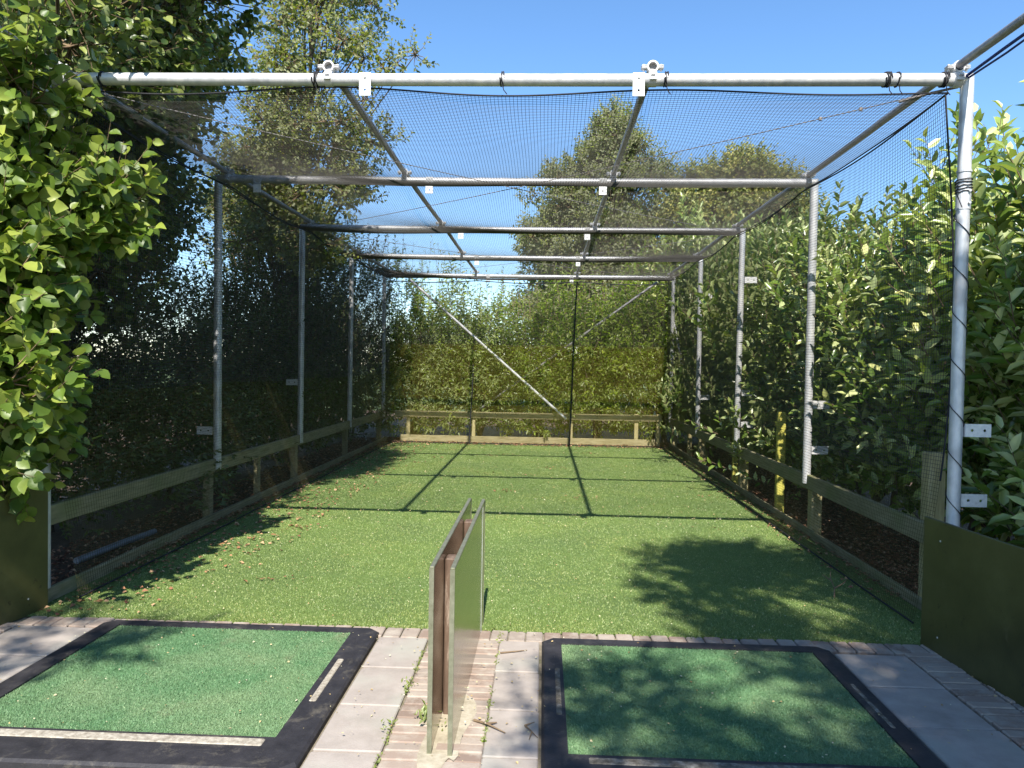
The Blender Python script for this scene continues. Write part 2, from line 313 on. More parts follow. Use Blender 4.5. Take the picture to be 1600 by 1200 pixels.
while y < 4.06:
    for i, x in enumerate((-0.605, -0.405)): brick(b, x+.095, y+.033, .197, .066)
    y += .067
x = -3.0
while x < 2.4:
    brick(b, x+.05, 4.16, .10, .15); x += .101
y = 0.9
while y < 4.06:
    brick(b, 2.10, y+.033, .205, .066); brick(b, 2.31, y+.033, .205, .066); brick(b, -3.09, y+.033, .2, .066); y += .067
tag(b.build('brick_edging', M['brick']), 'worn clay brick courses between slabs and turf', 'brick paving', kind='structure')

q = random.Random(3); m = MB(); vs = [(-.385, 3.0, .0185)]; N_ = 40
for k in range(N_):
    a = 2*PI*k/N_; r_ = 1+.16*math.sin(3*a+1)+.12*math.sin(7*a)+q.uniform(-.06, .06); vs.append((-.385+math.cos(a)*.095*r_, 3.12+math.sin(a)*.45*r_, .0185))
m.add(vs, [(0, k+1, (k+1) % N_+1) for k in range(N_)])
M['sand'] = mottled('mortar_spill', [(0.3, (0.28, 0.24, 0.17)), (0.55, (0.42, 0.37, 0.28)), (0.75, (0.50, 0.46, 0.36))], 16, rough=0.95, bs=0.6, bd=0.004)
tag(m.build('mortar_spill', M['sand']), 'pale sandy mortar spread round the foot of the divider', 'paving', kind='structure')
# timber edging round the turf
def fence_box(name, c, d, mat, root, bev=.006, rz=0):
    m = MB(); m.box(c, d, bev, rz); o = m.build(name, mat); return local(o, root)
ed = empty('timber_edging', (2.49, 9.4, 0)); fence_box('edging_board', (2.495, 9.45, .02), (.035, 10.2, .11), M['wood'], ed)
tag(ed, 'long low timber edging board along the right side of the turf', 'edging', 'timber edging boards')
ed = empty('timber_edging', (-3.1, 9.4, 0)); fence_box('edging_board', (-3.105, 9.45, .03), (.035, 10.2, .12), M['wood'], ed)
tag(ed, 'dark low timber edging board in shade along the left side of the turf', 'edging', 'timber edging boards')

# ------------------------------------------------------------------ leaves
def nrm(a): return a/np.maximum(np.linalg.norm(a, axis=-1, keepdims=True), 1e-9)
T8 = dict(v=np.array([(0, 0, 0), (.33, 0, -.03), (.68, 0, -.02), (1, 0, -.10), (.30, 1, .12), (.68, .85, .10), (.30, -1, .12), (.68, -.85, .10)], float),
          f=[np.array([(4, 1, 0), (3, 2, 5), (0, 1, 6), (7, 2, 3)]), np.array([(5, 2, 1, 4), (6, 1, 2, 7)])])
TR = dict(v=np.array([(0, 0, 0), (.30, 0, -.03), (.62, 0, -.02), (1.04, 0, -.10), (.05, .42, .05), (.26, .92, .10), (.52, 1.0, .13), (.80, .62, .08), (.05, -.42, .05), (.26, -.92, .10), (.52, -1.0, .13), (.80, -.62, .08)], float),
          f=[np.array([(0, 4, 1), (4, 5, 1), (7, 2, 6), (3, 2, 7), (0, 1, 8), (8, 1, 9), (11, 10, 2), (3, 11, 2)]), np.array([(5, 6, 2, 1), (9, 1, 2, 10)])])
T4 = dict(v=np.array([(0, 0, 0), (.45, 1, .12), (1, 0, -.06), (.45, -1, .12)], float), f=[np.array([(0, 2, 1), (0, 3, 2)])])
def leafverts(rg, P, D, N, L, wr, T):
    D = nrm(D); Sd = nrm(np.cross(D, N)); N = np.cross(Sd, D)
    t = T['v']; L = L[:, None, None]
    curl = rg.uniform(.3, 1.8, (len(P), 1, 1))
    V = P[:, None, :] + L*(D[:, None, :]*t[None, :, :1] + Sd[:, None, :]*t[None, :, 1:2]*wr*.5 + N[:, None, :]*t[None, :, 2:3]*curl)
    return V
def leafmesh(name, rg, P, D, N, L, wr, mat, T=T8, parent=None):
    V = leafverts(rg, P, D, N, L, wr, T); n, k = len(P), len(T['v'])
    off = (np.arange(n)*k)[:, None, None]
    return npmesh(name, V.reshape(-1, 3), [(f[None]+off).reshape(-1, f.shape[1]) for f in T['f']], mat, parent, smooth=False)
def shoots(rg, B, D, Ls, n, droop=.15, spread=.9, up=.6, leafL=.1, jl=.35, bend=.25, lift=0, sunb=.42):
    """n leaves spiralling along each shoot; returns leaf P, D, N, L and shoot end points"""
    D = nrm(D); k = len(B)
    t = np.tile((np.arange(n)+.6)/n, (k, 1))[:, :, None]
    a = nrm(np.cross(D, rg.normal(size=(k, 3)))); c = np.cross(D, a)
    ph = (np.arange(n)*2.4)[None, :]+rg.uniform(0, 6, (k, 1))+rg.normal(0, .35, (k, n))
    rad = a[:, None]*np.cos(ph)[..., None]+c[:, None]*np.sin(ph)[..., None]
    bd = np.array([0, 0, bend])
    P = B[:, None]+D[:, None]*t*Ls[:, None, None]+bd*(t**2)*Ls[:, None, None]
    LD = nrm(D[:, None]*(.25+.7*t)+rad*spread+np.array([0, 0, lift-droop])+rg.normal(0, .18, (k, n, 3)))
    NN = np.array([.0, -sunb, up])+rad*-.25+D[:, None]*.3+rg.normal(0, .36, (k, n, 3))
    LL = leafL*(1-jl*rg.uniform(0, 1, (k, n)))*(1-.35*t[..., 0]**3)
    E = B+D*Ls[:, None]+bd*Ls[:, None]
    return P.reshape(-1, 3), LD.reshape(-1, 3), NN.reshape(-1, 3), LL.reshape(-1), E
def stickmesh(segs, name, mat, parent=None):
    """segs: (m,2,3) start/end and radii (m,2): three-sided twigs"""
    A, R = segs; n = len(A); d = nrm(A[:, 1]-A[:, 0]); a = nrm(np.cross(d, np.array([.3, .5, .81]))); c = np.cross(d, a)
    V = []
    for e in (0, 1):
        for k in range(3):
            an = 2*PI*k/3; V.append(A[:, e]+(a*math.cos(an)+c*math.sin(an))*R[:, e:e+1])
    V = np.stack(V, 1); o = (np.arange(n)*6)[:, None, None]
    F = np.array([(0, 1, 4, 3), (1, 2, 5, 4), (2, 0, 3, 5)])[None]+o
    return npmesh(name, V.reshape(-1, 3), F.reshape(-1, 4), mat, parent)

def shrub(name, seed, size, ns, nl, leafL, wr, mat, T=T8, shootL=.35, top=.5, shell=3.0, zmin=.22, droop=.2, lumps=.22, power=4.0, spires=0, spireL=.8, lift=0, sunb=.42):
    """a free-standing shrub about its own base: stems plus leafy shoots through its volume"""
    rg = np.random.RandomState(seed); sx, sy_, h = size
    root = empty(name)
    u = rg.normal(size=(ns, 3)); u = nrm(u)
    k = (np.abs(u)**power).sum(1)**(-1/power)          # boxy crown outline
    bump_ = 1
    for i in range(7):
        w = rg.normal(size=3)*2.6; bump_ = bump_+lumps/2.4*np.sin(u@w*2+rg.uniform(0, 6))
    r = rg.uniform(0, 1, ns)**(1/shell)*k*bump_
    B = u*r[:, None]*np.array([sx/2, sy_/2, h/2*.95]); B[:, 2] += h/2
    B = B[B[:, 2] > zmin]; u = u[:len(B)] if False else nrm((B-np.array([0, 0, h*.45]))/np.array([sx, sy_, h]))
    D = u*.8+np.array([0, 0, top])+rg.normal(0, .35, B.shape)
    Ls = shootL*rg.uniform(.6, 1.3, len(B))
    if spires:
        sb = np.stack([rg.uniform(-sx*.42, sx*.42, spires), rg.uniform(-sy_*.4, sy_*.4, spires), rg.uniform(h*.82, h*.98, spires)], -1)
        B = np.concatenate([B, sb]); D = np.concatenate([D, rg.normal(0, .14, (spires, 3))+np.array([0, 0, 1])]); Ls = np.concatenate([Ls, spireL*rg.uniform(.6, 1.25, spires)])
    P, LD, NN, LL, E = shoots(rg, B, D, Ls, nl, droop=droop, leafL=leafL, lift=lift, sunb=sunb)
    if spires:
        pass
    leafmesh('foliage', rg, P, LD, NN, LL, wr, mat, T, root)
    # stems: a few from the ground fanning out, and the shoot twigs
    A = [np.stack([B, E], 1)]; R = [np.tile([[.005, .002]], (len(B), 1))]
    m = MB()
    for i in range(6):
        p = np.array([rg.uniform(-.15, .15), rg.uniform(-.2, .2), 0.]); tgt = np.array([rg.uniform(-sx*.35, sx*.35), rg.uniform(-sy_*.4, sy_*.4), h*rg.uniform(.65, .9)])
        pts = [p+(tgt-p)*t+np.array([math.sin(t*5+i)*.06, math.cos(t*4+i)*.06, 0]) for t in np.linspace(0, 1, 7)]
        m.tube(pts, [.03*(1-.8*t) for t in np.linspace(0, 1, 7)], 6)
    m.build('stems', M['bark'], root)
    stickmesh((np.concatenate(A), np.concatenate(R)), 'twigs', M['twig'], root)
    return root
def copy_tree(o, parent=None):
    c = o.copy(); COL.objects.link(c)
    if parent: c.parent = parent; c.matrix_parent_inverse = o.matrix_parent_inverse.copy()
    for ch in [x for x in bpy.data.objects if x.parent == o]: copy_tree(ch, c)
    return c
def place(protos, specs, group, cat):
    used = set()
    for (pi, x, y, rz, sc, label) in specs:
        p = protos[pi]; o = p if pi not in used else copy_tree(p); used.add(pi)
        o.location = (x, y, -.02); o.rotation_euler = (0, 0, rz); o.scale = sc if isinstance(sc, tuple) else (sc,)*3
        tag(o, label, cat, group)

# big-leaved laurels along the right
lp = [shrub('laurel_shrub', 11, (1.9, 2.2, 2.9), 1300, 9, .185, .38, M['laurel'], spires=34, spireL=.5, lift=.4, top=.9, sunb=.8, lumps=.32),
      shrub('laurel_shrub', 12, (1.9, 2.2, 2.9), 1300, 9, .175, .40, M['laurel'], spires=26, spireL=.55, lift=.4, top=.9, sunb=.8, lumps=.34),
      shrub('laurel_shrub', 13, (1.9, 2.2, 2.9), 1700, 9, .135, .40, M['laurel'], spires=26, spireL=.5, lift=.4, top=.9, sunb=.8, lumps=.32)]
place(lp, [(0, 4.05, 4.75, 0.0, (1.1, 1.0, .92), 'large-leaved laurel at the right photo edge behind the nearest steel post'),
           (1, 3.85, 6.5, 0.3, (1, 1, 1.0), 'tall laurel between the first and second right steel posts'),
           (2, 3.75, 8.3, 0.1, (1, 1, .98), 'laurel with pale sunlit top leaves right of the second right post'),
           (0, 3.68, 10.1, PI, (1, 1, 1.02), 'laurel behind the right rail between second and third right posts'),
           (1, 3.62, 11.9, PI+.2, (1, 1, 1.10), 'laurel seen between the third and fourth right posts'),
           (2, 3.58, 13.7, PI, (1, 1, 1.22), 'bright green laurel next to the fourth right post'),
           (0, 3.55, 15.5, .5, (1, 1, 1.32), 'laurel at the far right corner of the cage')], 'laurel hedge on the right of the cage', 'shrub')
# back hedge
wp = [shrub('slender_leaved_shrub', 21, (1.7, 1.5, 3.05), 1300, 11, .14, .27, M['willow'], T=T4, shootL=.38, spires=26, spireL=1.0, lumps=.35, shell=2.2),
      shrub('slender_leaved_shrub', 22, (1.7, 1.5, 3.05), 1300, 11, .15, .32, M['willow'], T=T4, shootL=.36, spires=22, spireL=.85, lumps=.35, shell=2.2)]
place(wp, [(0, -2.7, 15.65, 0, (1, 1, .98), 'slender-leaved shrub at the far left corner behind the back net'),
           (1, -1.4, 15.6, .4, (1, 1, .92), 'slender-leaved shrub with upright shoots under the left diagonal brace'),
           (0, -0.1, 15.4, PI, (1, 1, .86), 'lower shrub with sky showing over it in the middle of the back hedge'),
           (1, 1.2, 15.4, PI, (1, 1, 1.0), 'bushy shrub right of centre in the back hedge'),
           (0, 2.4, 15.35, PI+.4, (1, 1, 1.08), 'bright shrub at the right end of the back hedge')], 'hedge behind the back net', 'shrub')
# left dark hedge
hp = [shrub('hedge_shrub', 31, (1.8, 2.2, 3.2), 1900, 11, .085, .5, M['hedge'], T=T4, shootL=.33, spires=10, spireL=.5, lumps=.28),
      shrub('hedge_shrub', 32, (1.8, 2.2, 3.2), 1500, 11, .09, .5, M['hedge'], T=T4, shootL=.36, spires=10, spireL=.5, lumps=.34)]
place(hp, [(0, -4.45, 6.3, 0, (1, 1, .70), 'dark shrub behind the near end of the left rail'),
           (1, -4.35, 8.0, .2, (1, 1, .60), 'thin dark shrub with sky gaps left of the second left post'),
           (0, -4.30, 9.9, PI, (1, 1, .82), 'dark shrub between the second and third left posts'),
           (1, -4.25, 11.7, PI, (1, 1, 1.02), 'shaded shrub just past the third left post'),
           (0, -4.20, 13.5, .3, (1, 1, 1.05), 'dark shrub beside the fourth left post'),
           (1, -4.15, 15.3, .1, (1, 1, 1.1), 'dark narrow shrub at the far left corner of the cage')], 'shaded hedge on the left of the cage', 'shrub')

# ------------------------------------------------------------------ trees
def tree(name, seed, base, trunk_top, clumps, leafL, wr, mat, spc, nl, shootL=.3, tr=.09, T=T4, up=.5, droop=.2, label=None, cat='tree', group=None, flat=.8, lr=.007):
    """clumps: list of (x,y,z,r) in world space, joined to the trunk by limbs"""
    rg = np.random.RandomState(seed); root = empty(name, base); bx = Vector(base); tt = Vector(trunk_top)
    m = MB(); n = 9; H = (tt-bx).length
    pts = [bx.lerp(tt, t)+Vector((math.sin(t*4+seed)*.03*H*.4*t, math.cos(t*3+seed)*.03*H*.4*t, 0)) for t in np.linspace(0, 1, n)]
    m.tube(pts, [tr*(1.25-1.0*t) for t in np.linspace(0, 1, n)], 9)
    Bs, Ds, A, R = [], [], [], []
    for (x, y, z, r) in clumps:
        c = Vector((x, y, z)); t = min(max((z-bx.z)/max(tt.z-bx.z, .1)-.25-rg.uniform(0, .15), .12), .97)
        i = t*(n-1); j = int(i); s = pts[j].lerp(pts[min(j+1, n-1)], i-j)
        mid = s.lerp(c, .5)+Vector((rg.normal(0, .08), rg.normal(0, .08), .1*(c-s).length))
        L = (c-s).length; m.tube([s, s.lerp(mid, .5)+Vector((0, 0, .03*L)), mid, mid.lerp(c, .5), c], [.006+lr*L*k for k in (1.1, .85, .6, .4, .2)], 5)
        k = max(4, int(spc*r*r*rg.uniform(.8, 1.2)))
        u = nrm(rg.normal(size=(k, 3))); rr = r*rg.uniform(0, 1, k)**.45
        p = u*rr[:, None]*np.array([1, 1, flat]); Bs.append(p+np.array([x, y, z])); Ds.append(u*.8+rg.normal(0, .4, (k, 3))+np.array([0, 0, .35]))
        # side branches
        q = np.tile(np.array([[x, y, z]]), (min(k, 14), 1)); A.append(np.stack([q, Bs[-1][:len(q)]], 1)); R.append(np.tile([[.010, .004]], (len(q), 1)))
    B = np.concatenate(Bs); D = np.concatenate(Ds)
    P, LD, NN, LL, E = shoots(rg, B, D, shootL*rg.uniform(.5, 1.3, len(B)), nl, droop=droop, leafL=leafL, up=up)
    A.append(np.stack([B, E], 1)); R.append(np.tile([[.004, .0015]], (len(B), 1)))
    local(m.build('trunk', M['bark']), root)
    tw = local(stickmesh((np.concatenate(A), np.concatenate(R)), 'twigs', M['twig']), root)
    if seed == 48: tw['kind'] = 'stuff'
    local(leafmesh('crown', rg, P, LD, NN, LL, wr, mat, T), root)
    tag(root, label, cat, group); return root
R0 = random.Random(5)
def inpx(x, y, z):   # where a point falls in the 1600-wide frame, for shaping crowns (rough)
    return 848+1156*x/y, 570-1156*(z-1.55)/y
# overhanging broad-leaved tree at the upper left
cl = []
while len(cl) < 225:
    x, y, z = R0.uniform(-5.6, -2.4), R0.uniform(2.2, 9.0), R0.uniform(2.0, 7.2); px, py = inpx(x, y, z)
    if py > -40:
        if px > 320-35*math.sin(py*.03)-(60 if py > 130 else 0) or px < -150 or (x > -3.35 and z < 3.5) or y < 4.4: continue
        if 180 < px < 350 and 395 < py < 560: continue
    else:
        if z < 4.1 or not 9.9 < y+.96*z < 12.6 or x > -2.42-.04*(z-4) or (x < -3.7 and R0.random() < .75): continue
    cl.append((x, y, z, R0.uniform(.34, .56)))
tree('broadleaf_tree', 41, (-4.9, 6.9, 0), (-4.6, 6.6, 6.4), cl, .088, .78, M['broad'], 230, 8, shootL=.30, tr=.11, T=TR, label='broad-leaved tree overhanging the top left corner of the cage', group=None)
# bushy hazel beside the nearest left post
cl = []
while len(cl) < 95:
    x, y, z = R0.uniform(-4.4, -2.85), R0.uniform(3.75, 4.9), R0.uniform(.75, 3.1); px, py = inpx(x, y, z)
    lim = 22+105*math.exp(-((py-300)/85.)**2)+22*math.exp(-((py-560)/60.)**2)
    if px > lim: continue
    cl.append((x, y, z, R0.uniform(.20, .30)))
for p in ((-2.72, 4.45, 2.40, .22), (-2.66, 4.4, 2.56, .2), (-2.85, 4.3, 2.25, .24), (-3.05, 4.2, 2.55, .26), (-3.0, 4.35, 1.95, .2), (-3.1, 4.2, 1.62, .18), (-3.12, 4.3, 1.08, .16), (-2.95, 4.5, 2.85, .2)): cl.append(p)
tree('hazel_bush', 42, (-4.1, 4.6, 0), (-3.9, 4.5, 2.6), cl, .118, .84, M['hazel'], 520, 7, shootL=.26, tr=.04, T=TR, flat=.55, label='leafy hazel bush with big round leaves at the left photo edge', cat='bush')
# tall small-leaved tree behind, left of centre
cl = []
while len(cl) < 125:
    y = R0.uniform(10.0, 13.0); px, py = R0.uniform(330, 640), R0.uniform(-160, 430)
    lim = 545+42*math.sin(py*.031+.5)+14*math.sin(py*.09)-(40 if py > 330 else 0)
    low = 405-(0 if py < 130 else (py-130)*.6)
    if px > lim or px < low or (py < 130 and (R0.random() < .5 or (px < 455 and py > 20 and R0.random() < .6))): continue
    cl.append(((px-848)/1156*y, y, 1.55+(570-py)/1156*y, R0.uniform(.2, .42)))
for px, py in ((590, 110), (612, 104), (640, 90), (585, 130), (560, 95), (575, 225), (565, 160)): y = 11.; cl.append(((px-848)/1156*y, y, 1.55+(570-py)/1156*y, R0.uniform(.13, .2)))
tree('slender_tree', 43, (-4.1, 11.6, 0), (-3.7, 11.5, 7.6), cl, .092, .66, M['alder'], 380, 8, shootL=.28, tr=.06, lr=.002, label='tall airy tree with small leaves rising behind the left side of the cage')
# background trees
cl = []
for i in range(380):
    t = R0.random()**.7; z = 9.9-7.6*t; w = (.15+6.2*t if t < .42 else 2.8)*(1+.16*math.sin(t*24)); w = min(w, 3.1); a = R0.uniform(0, 2*PI); q = R0.random()**.5
    cl.append((2.25-.25*t+math.cos(a)*w*q, 25+math.sin(a)*w*q, z, R0.uniform(.32, .6)))
tree('conical_tree', 44, (2.0, 25, 0), (2.2, 25, 9.8), cl, .16, .6, M['poplar'], 150, 7, shootL=.36, tr=.2, label='tall pointed tree standing behind the middle of the back hedge', group='trees beyond the hedges')
cl = []
for i in range(300):
    a = R0.uniform(0, 2*PI); e = R0.uniform(-.6, PI/2); q = R0.random()**.35; R_ = 2.5
    cl.append((5.75+math.cos(a)*math.cos(e)*R_*q, 22.3+math.sin(a)*math.cos(e)*1.8*q, 4.75+math.sin(e)*2.95*q+.25*math.sin(a*3), R0.uniform(.35, .55)))
tree('round_tree', 45, (5.6, 22.5, 0), (5.7, 22.4, 6.8), cl, .15, .6, M['rust'], 150, 7, shootL=.34, tr=.18, label='rounded bronze-tinged tree right of the pointed tree', group='trees beyond the hedges')
cl = []
for i in range(110):
    t = R0.random()**.8; z = 6.1-4.2*t; w = .35+1.4*t; a = R0.uniform(0, 2*PI); q = R0.random()**.5
    cl.append((6.15+math.cos(a)*w*q, 19.8+math.sin(a)*w*q, z, R0.uniform(.28, .45)))
tree('conifer', 46, (6.15, 19.8, 0), (6.15, 19.8, 5.9), cl, .11, .35, M['dark'], 220, 8, shootL=.34, tr=.12, droop=.5, label='dark conifer in front of the rounded bronze tree', group='trees beyond the hedges')
# tree behind the camera whose shade dapples the right side
kx, ky = SUNV.x/SUNV.z, SUNV.y/SUNV.z
cl = []; tries = 0
def shade(x, y):
    if y > 4.15: left = .85 if y < 5.2 else .85+(y-5.2)*.15
    elif y > 3.5: left = .72 if y > 3.8 else .30
    else: left = .02
    top = 6.25+.45*(x-1.0) if x < 2.6 else 6.9
    return x > left and y < top
gaps = [(1.75, 3.9, .26), (1.72, 3.0, .22), (.55, 3.1, .16), (1.1, 3.4, .15), (1.5, 4.9, .2), (2.05, 5.2, .22), (1.2, 5.6, .15), (.4, 2.8, .2), (1.95, 4.55, .22), (.95, 3.75, .16), (1.3, 3.8, .14), (1.05, 4.6, .12), (2.2, 6.2, .15)]
while len(cl) < 275 and tries < 30000:
    tries += 1; x, y, z = R0.uniform(-.4, 6.2), R0.uniform(-.5, 7.2), R0.uniform(5.3, 7.6); r = R0.uniform(.26, .44)
    if not shade(x-.16, y+.14) or (R0.random() < .6 and (y < 2.3 or x > 3.6)): continue
    if any((x-a)**2+((y-b_)*1.0)**2 < (q*.8+r*.35)**2 for a, b_, q in gaps): continue
    cl.append((x+kx*z, y+ky*z, z, r))
tree('shade_tree', 47, (4.9, -3.6, 0), (3.6, -2.4, 6.6), cl, .08, .75, M['alder'], 470, 9, shootL=.26, tr=.14, label='tree standing behind the viewer and shading the right tee mat')

cl = []
while len(cl) < 32:
    x, y, z = R0.uniform(-3.9, -2.05), R0.uniform(3.0, 4.5), R0.uniform(4.6, 6.2)
    if x > -2.75 and (y > 4.2 or y < 3.62+.55*(x+2.6)): continue
    cl.append((x+kx*z, y+ky*z, z, R0.uniform(.15, .30)))
tree('shade_tree', 48, (-4.6, -2.6, 0), (-4.0, -2.0, 5.6), cl, .07, .7, M['alder'], 240, 8, shootL=.2, tr=.10, label='tree standing behind the viewer and shading the far left paving')

# yellow leaves among the laurels
rg = np.random.RandomState(3)
for (x, y, z, lab) in ((2.98, 6.0, 2.10, 'yellow leaf cluster high in the laurels left of the nearest right post'), (3.30, 5.75, 1.68, 'yellow leaf cluster in the laurels right of the nearest right post'), (2.93, 8.2, 1.6, 'small orange leaf cluster in the laurels right of the second right post')):
    P = np.array([[x, y, z]])+rg.normal(0, .012, (4, 3)); D = rg.normal(0, .6, (4, 3))+np.array([-.3, -.6, -.4]); N = rg.normal(0, .3, (4, 3))+np.array([-.2, -1, .5])
    o = leafmesh('yellow_leaves', rg, P, D, N, np.full(4, .075), .5, M['gold'])
    tag(o, lab, 'leaves', 'yellow leaves in the laurel hedge')

# ------------------------------------------------------------------ mulch and litter
def flakes(name, seed, regs, mat, label, cat, T=T4, wr=.5):
    rg = np.random.RandomState(seed); P = []; L = []
    for (x0, x1, y0, y1, z, n, l0, l1, px) in regs:
        X = x0+(x1-x0)*rg.uniform(0, 1, n)**px; P.append(np.stack([X, rg.uniform(y0, y1, n), z+rg.uniform(0, .012, n)], -1)); L.append(rg.uniform(l0, l1, n))
    P = np.concatenate(P); L = np.concatenate(L); n = len(P)
    D = np.stack([rg.normal(size=n), rg.normal(size=n), rg.normal(0, .15, n)], -1); N = rg.normal(0, .3, (n, 3))+np.array([0, 0, 1])
    o = leafmesh(name, rg, P, D, N, L, wr, mat, T); tag(o, label, cat, kind='stuff'); return o
flakes('bark_mulch', 5, [(2.52, 3.5, 4.0, 15.2, .0, 26000, .02, .055, 1), (-3.9, -3.13, 4.4, 15, 0, 8000, .02, .055, 1), (-3.2, 2.8, 14.5, 15.3, 0, 9000, .02, .06, 1)], M['mulch'], 'reddish-brown bark mulch around the outside of the cage', 'mulch', wr=.45)
flakes('fallen_leaves', 6, [(-3.06, -2.1, 5.2, 14.3, .018, 2600, .02, .05, 3.4), (2.46, 2.2, 5, 14.3, .018, 900, .02, .04, 2.4), (-3.0, 2.4, 14.05, 14.5, .018, 1100, .02, .05, 1), (-3.0, -2.4, 4.25, 5.2, .018, 110, .02, .045, 1.5)], M['redlitter'], 'brown fallen leaves gathered along the turf edges', 'fallen leaves', wr=.7)
flakes('dry_petals', 7, [(-2.9, 2.4, 4.25, 8, .020, 1500, .006, .015, 1), (-2.9, 2.4, 7, 14.3, .020, 1500, .009, .024, 1), (-2.4, 1.5, 2.9, 4.1, .034, 240, .006, .016, 1), (-3, 2.2, 2.6, 4.25, .02, 260, .006, .018, 1)], M['litter'], 'pale dry leaf bits scattered over turf, mats and paving', 'leaf litter', wr=.7)
cx = []
rq = random.Random(8)
for i in range(26): cx.append((rq.uniform(-2.6, 2.2), rq.uniform(4.5, 13.5)))
P = []; rg = np.random.RandomState(9)
for (x, y) in cx: k = rg.randint(3, 16); P.append(np.stack([x+rg.normal(0, .09, k), y+rg.normal(0, .05, k), .02+rg.uniform(0, .012, k)], -1))
P = np.concatenate(P); n = len(P)
tag(leafmesh('litter_patches', rg, P, np.stack([rg.normal(size=n), rg.normal(size=n)*.4, np.zeros(n)], -1), rg.normal(0, .3, (n, 3))+np.array([0, 0, 1]), rg.uniform(.015, .045, n), .5, M['redlitter'], T4), 'small drifts of brown leaves lying on the turf', 'leaf litter', kind='stuff')

# ------------------------------------------------------------------ tee mats
def tee_mat(x0, x1, y0, y1, gx0, gx1, gy0, gy1, slots, label, seed, loc):
    root = empty('tee_mat', loc); c = .05
    out = [(x0+c, y0), (x1-c, y0), (x1, y0+c), (x1, y1-c), (x1-c, y1), (x0+c, y1), (x0, y1-c), (x0, y0+c)]
    inn = [(gx0, gy0), (gx1, gy0), (gx1, gy0), (gx1, gy1), (gx1, gy1), (gx0, gy1), (gx0, gy1), (gx0, gy0)]
    m = MB(); z = .036; cxm, cym = (x0+x1)/2, (y0+y1)/2
    ring = lambda pts, zz: [(p[0], p[1], zz) for p in pts]
    ins = [(p[0]+(.012 if p[0] < cxm else -.012), p[1]+(.012 if p[1] < cym else -.012)) for p in out]
    vs = ring(out, .0)+ring(out, z-.01)+ring(ins, z)+ring(inn, z)+ring(inn, .012)
    fs = []
    for l in range(4):
        for i in range(8): j = (i+1) % 8; fs.append((l*8+i, l*8+j, l*8+8+j, l*8+8+i))
    m.add(vs, fs); local(m.build('rubber_frame', M['rubber']), root)
    gm = MB(); gm.box(((gx0+gx1)/2, (gy0+gy1)/2, .018), (gx1-gx0-.002, gy1-gy0-.002, .018)); 
    base = gm.build('mat_base', M['carpet']); local(base, root)
    local(blades('mat_pile', gx0+.004, gx1-.004, gy0+.004, gy1-.004, 95000, .009, .004, .027, M['carpet'], seed), root)
    for (a, b_, c_, d) in slots:
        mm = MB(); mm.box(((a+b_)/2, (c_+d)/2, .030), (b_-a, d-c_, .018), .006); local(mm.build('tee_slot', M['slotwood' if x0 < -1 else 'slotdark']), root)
    tag(root, label, 'golf mat', 'green tee mats in black rubber frames'); return root
tee_mat(-2.50, -0.90, 2.66, 4.16, -2.385, -1.05, 2.90, 4.085, [(-1.022, -.985, 3.22, 3.70), (-2.36, -1.08, 2.825, 2.885)], 'sunlit green tee mat in a black rubber frame, left of the metal divider', 71, (-1.7, 3.4, 0))
tee_mat(0.02, 1.585, 2.60, 4.10, 0.125, 1.475, 2.86, 4.015, [(.082, .112, 3.18, 3.68), (1.505, 1.53, 3.17, 3.61), (.2, 1.4, 2.79, 2.84)], 'shaded green tee mat in a black rubber frame, right of the metal divider', 72, (.8, 3.4, 0))

# ------------------------------------------------------------------ metal divider between the bays
dv = empty('bay_divider', (-.39, 3.6, 0))
for x, y0, y1 in ((-.421, 2.86, 4.36), (-.338, 2.85, 4.34)):
    m = MB(); m.box((x, (y0+y1)/2, .378), (.014, y1-y0, .74), .0); p = local(m.build('sheet_panel', M['panel']), dv)
    m = MB(); m.box((x, (y0+y1)/2, .753), (.019, y1-y0+.004, .008), .002); m.box((x, y0-.004, .379), (.019, .007, .742), .0); m.box((x, y1+.004, .379), (.019, .007, .742), .0)
    e = m.build('edge_trim', M['edge']); e.parent = p; e.matrix_parent_inverse = p.matrix_parent_inverse.copy() if False else Matrix.Identity(4); p_loc = Matrix.Translation(dv.location)
    e.matrix_parent_inverse = Matrix.Identity(4)
m = MB(); m.box((-.3288, 4.19, .38), (.0015, .003, .72)); local(m.build('seam_strip', M['plate']), dv)
for y in (3.22, 3.98):
    m = MB(); m.box((-.3795, y, .355), (.065, .075, .70), .006); local(m.build('post', M['brown']), dv)
tag(dv, 'knee-high divider of two shiny metal sheets on brown posts between the mats', 'divider')

# olive side boards
def side_board(x0, y0, x1, y1, h, label):
    d = Vector((x1-x0, y1-y0, 0)); root = empty('side_board', ((x0+x1)/2, (y0+y1)/2, 0)); m = MB()
    m.box(((x0+x1)/2, (y0+y1)/2, h/2+.005), (d.length, .018, h), .003, rz=math.atan2(d.y, d.x)); local(m.build('board_panel', M['board']), root)
    n = Vector((-d.y, d.x, 0)).normalized()
    sgn = 1 if x0 > 0 else -1
    for t in (.15, .85):
        p = Vector((x0, y0, 0)).lerp(Vector((x1, y1, 0)), t); off = n*(.05 if (n.x > 0) == (sgn > 0) else -.05)
        m = MB(); m.box((p.x+off.x, p.y+off.y, h/2-.03), (.06, .06, h-.04), .004); local(m.build('back_batten', M['wood']), root)
    for t in (.06, .5, .94):
        for zz in (h*.14, h*.86):
            p = Vector((x0, y0, zz)).lerp(Vector((x1, y1, zz)), t); off = n*(-.0095 if (n.x > 0) == (sgn > 0) else .0095)
            m = MB(); m.tube([(p.x, p.y, zz), (p.x+off.x*1.12, p.y+off.y*1.12, zz)], .0055, 10); local(m.build('screw', M['plate']), root)
    tag(root, label, 'board', 'olive boards beside the tees')
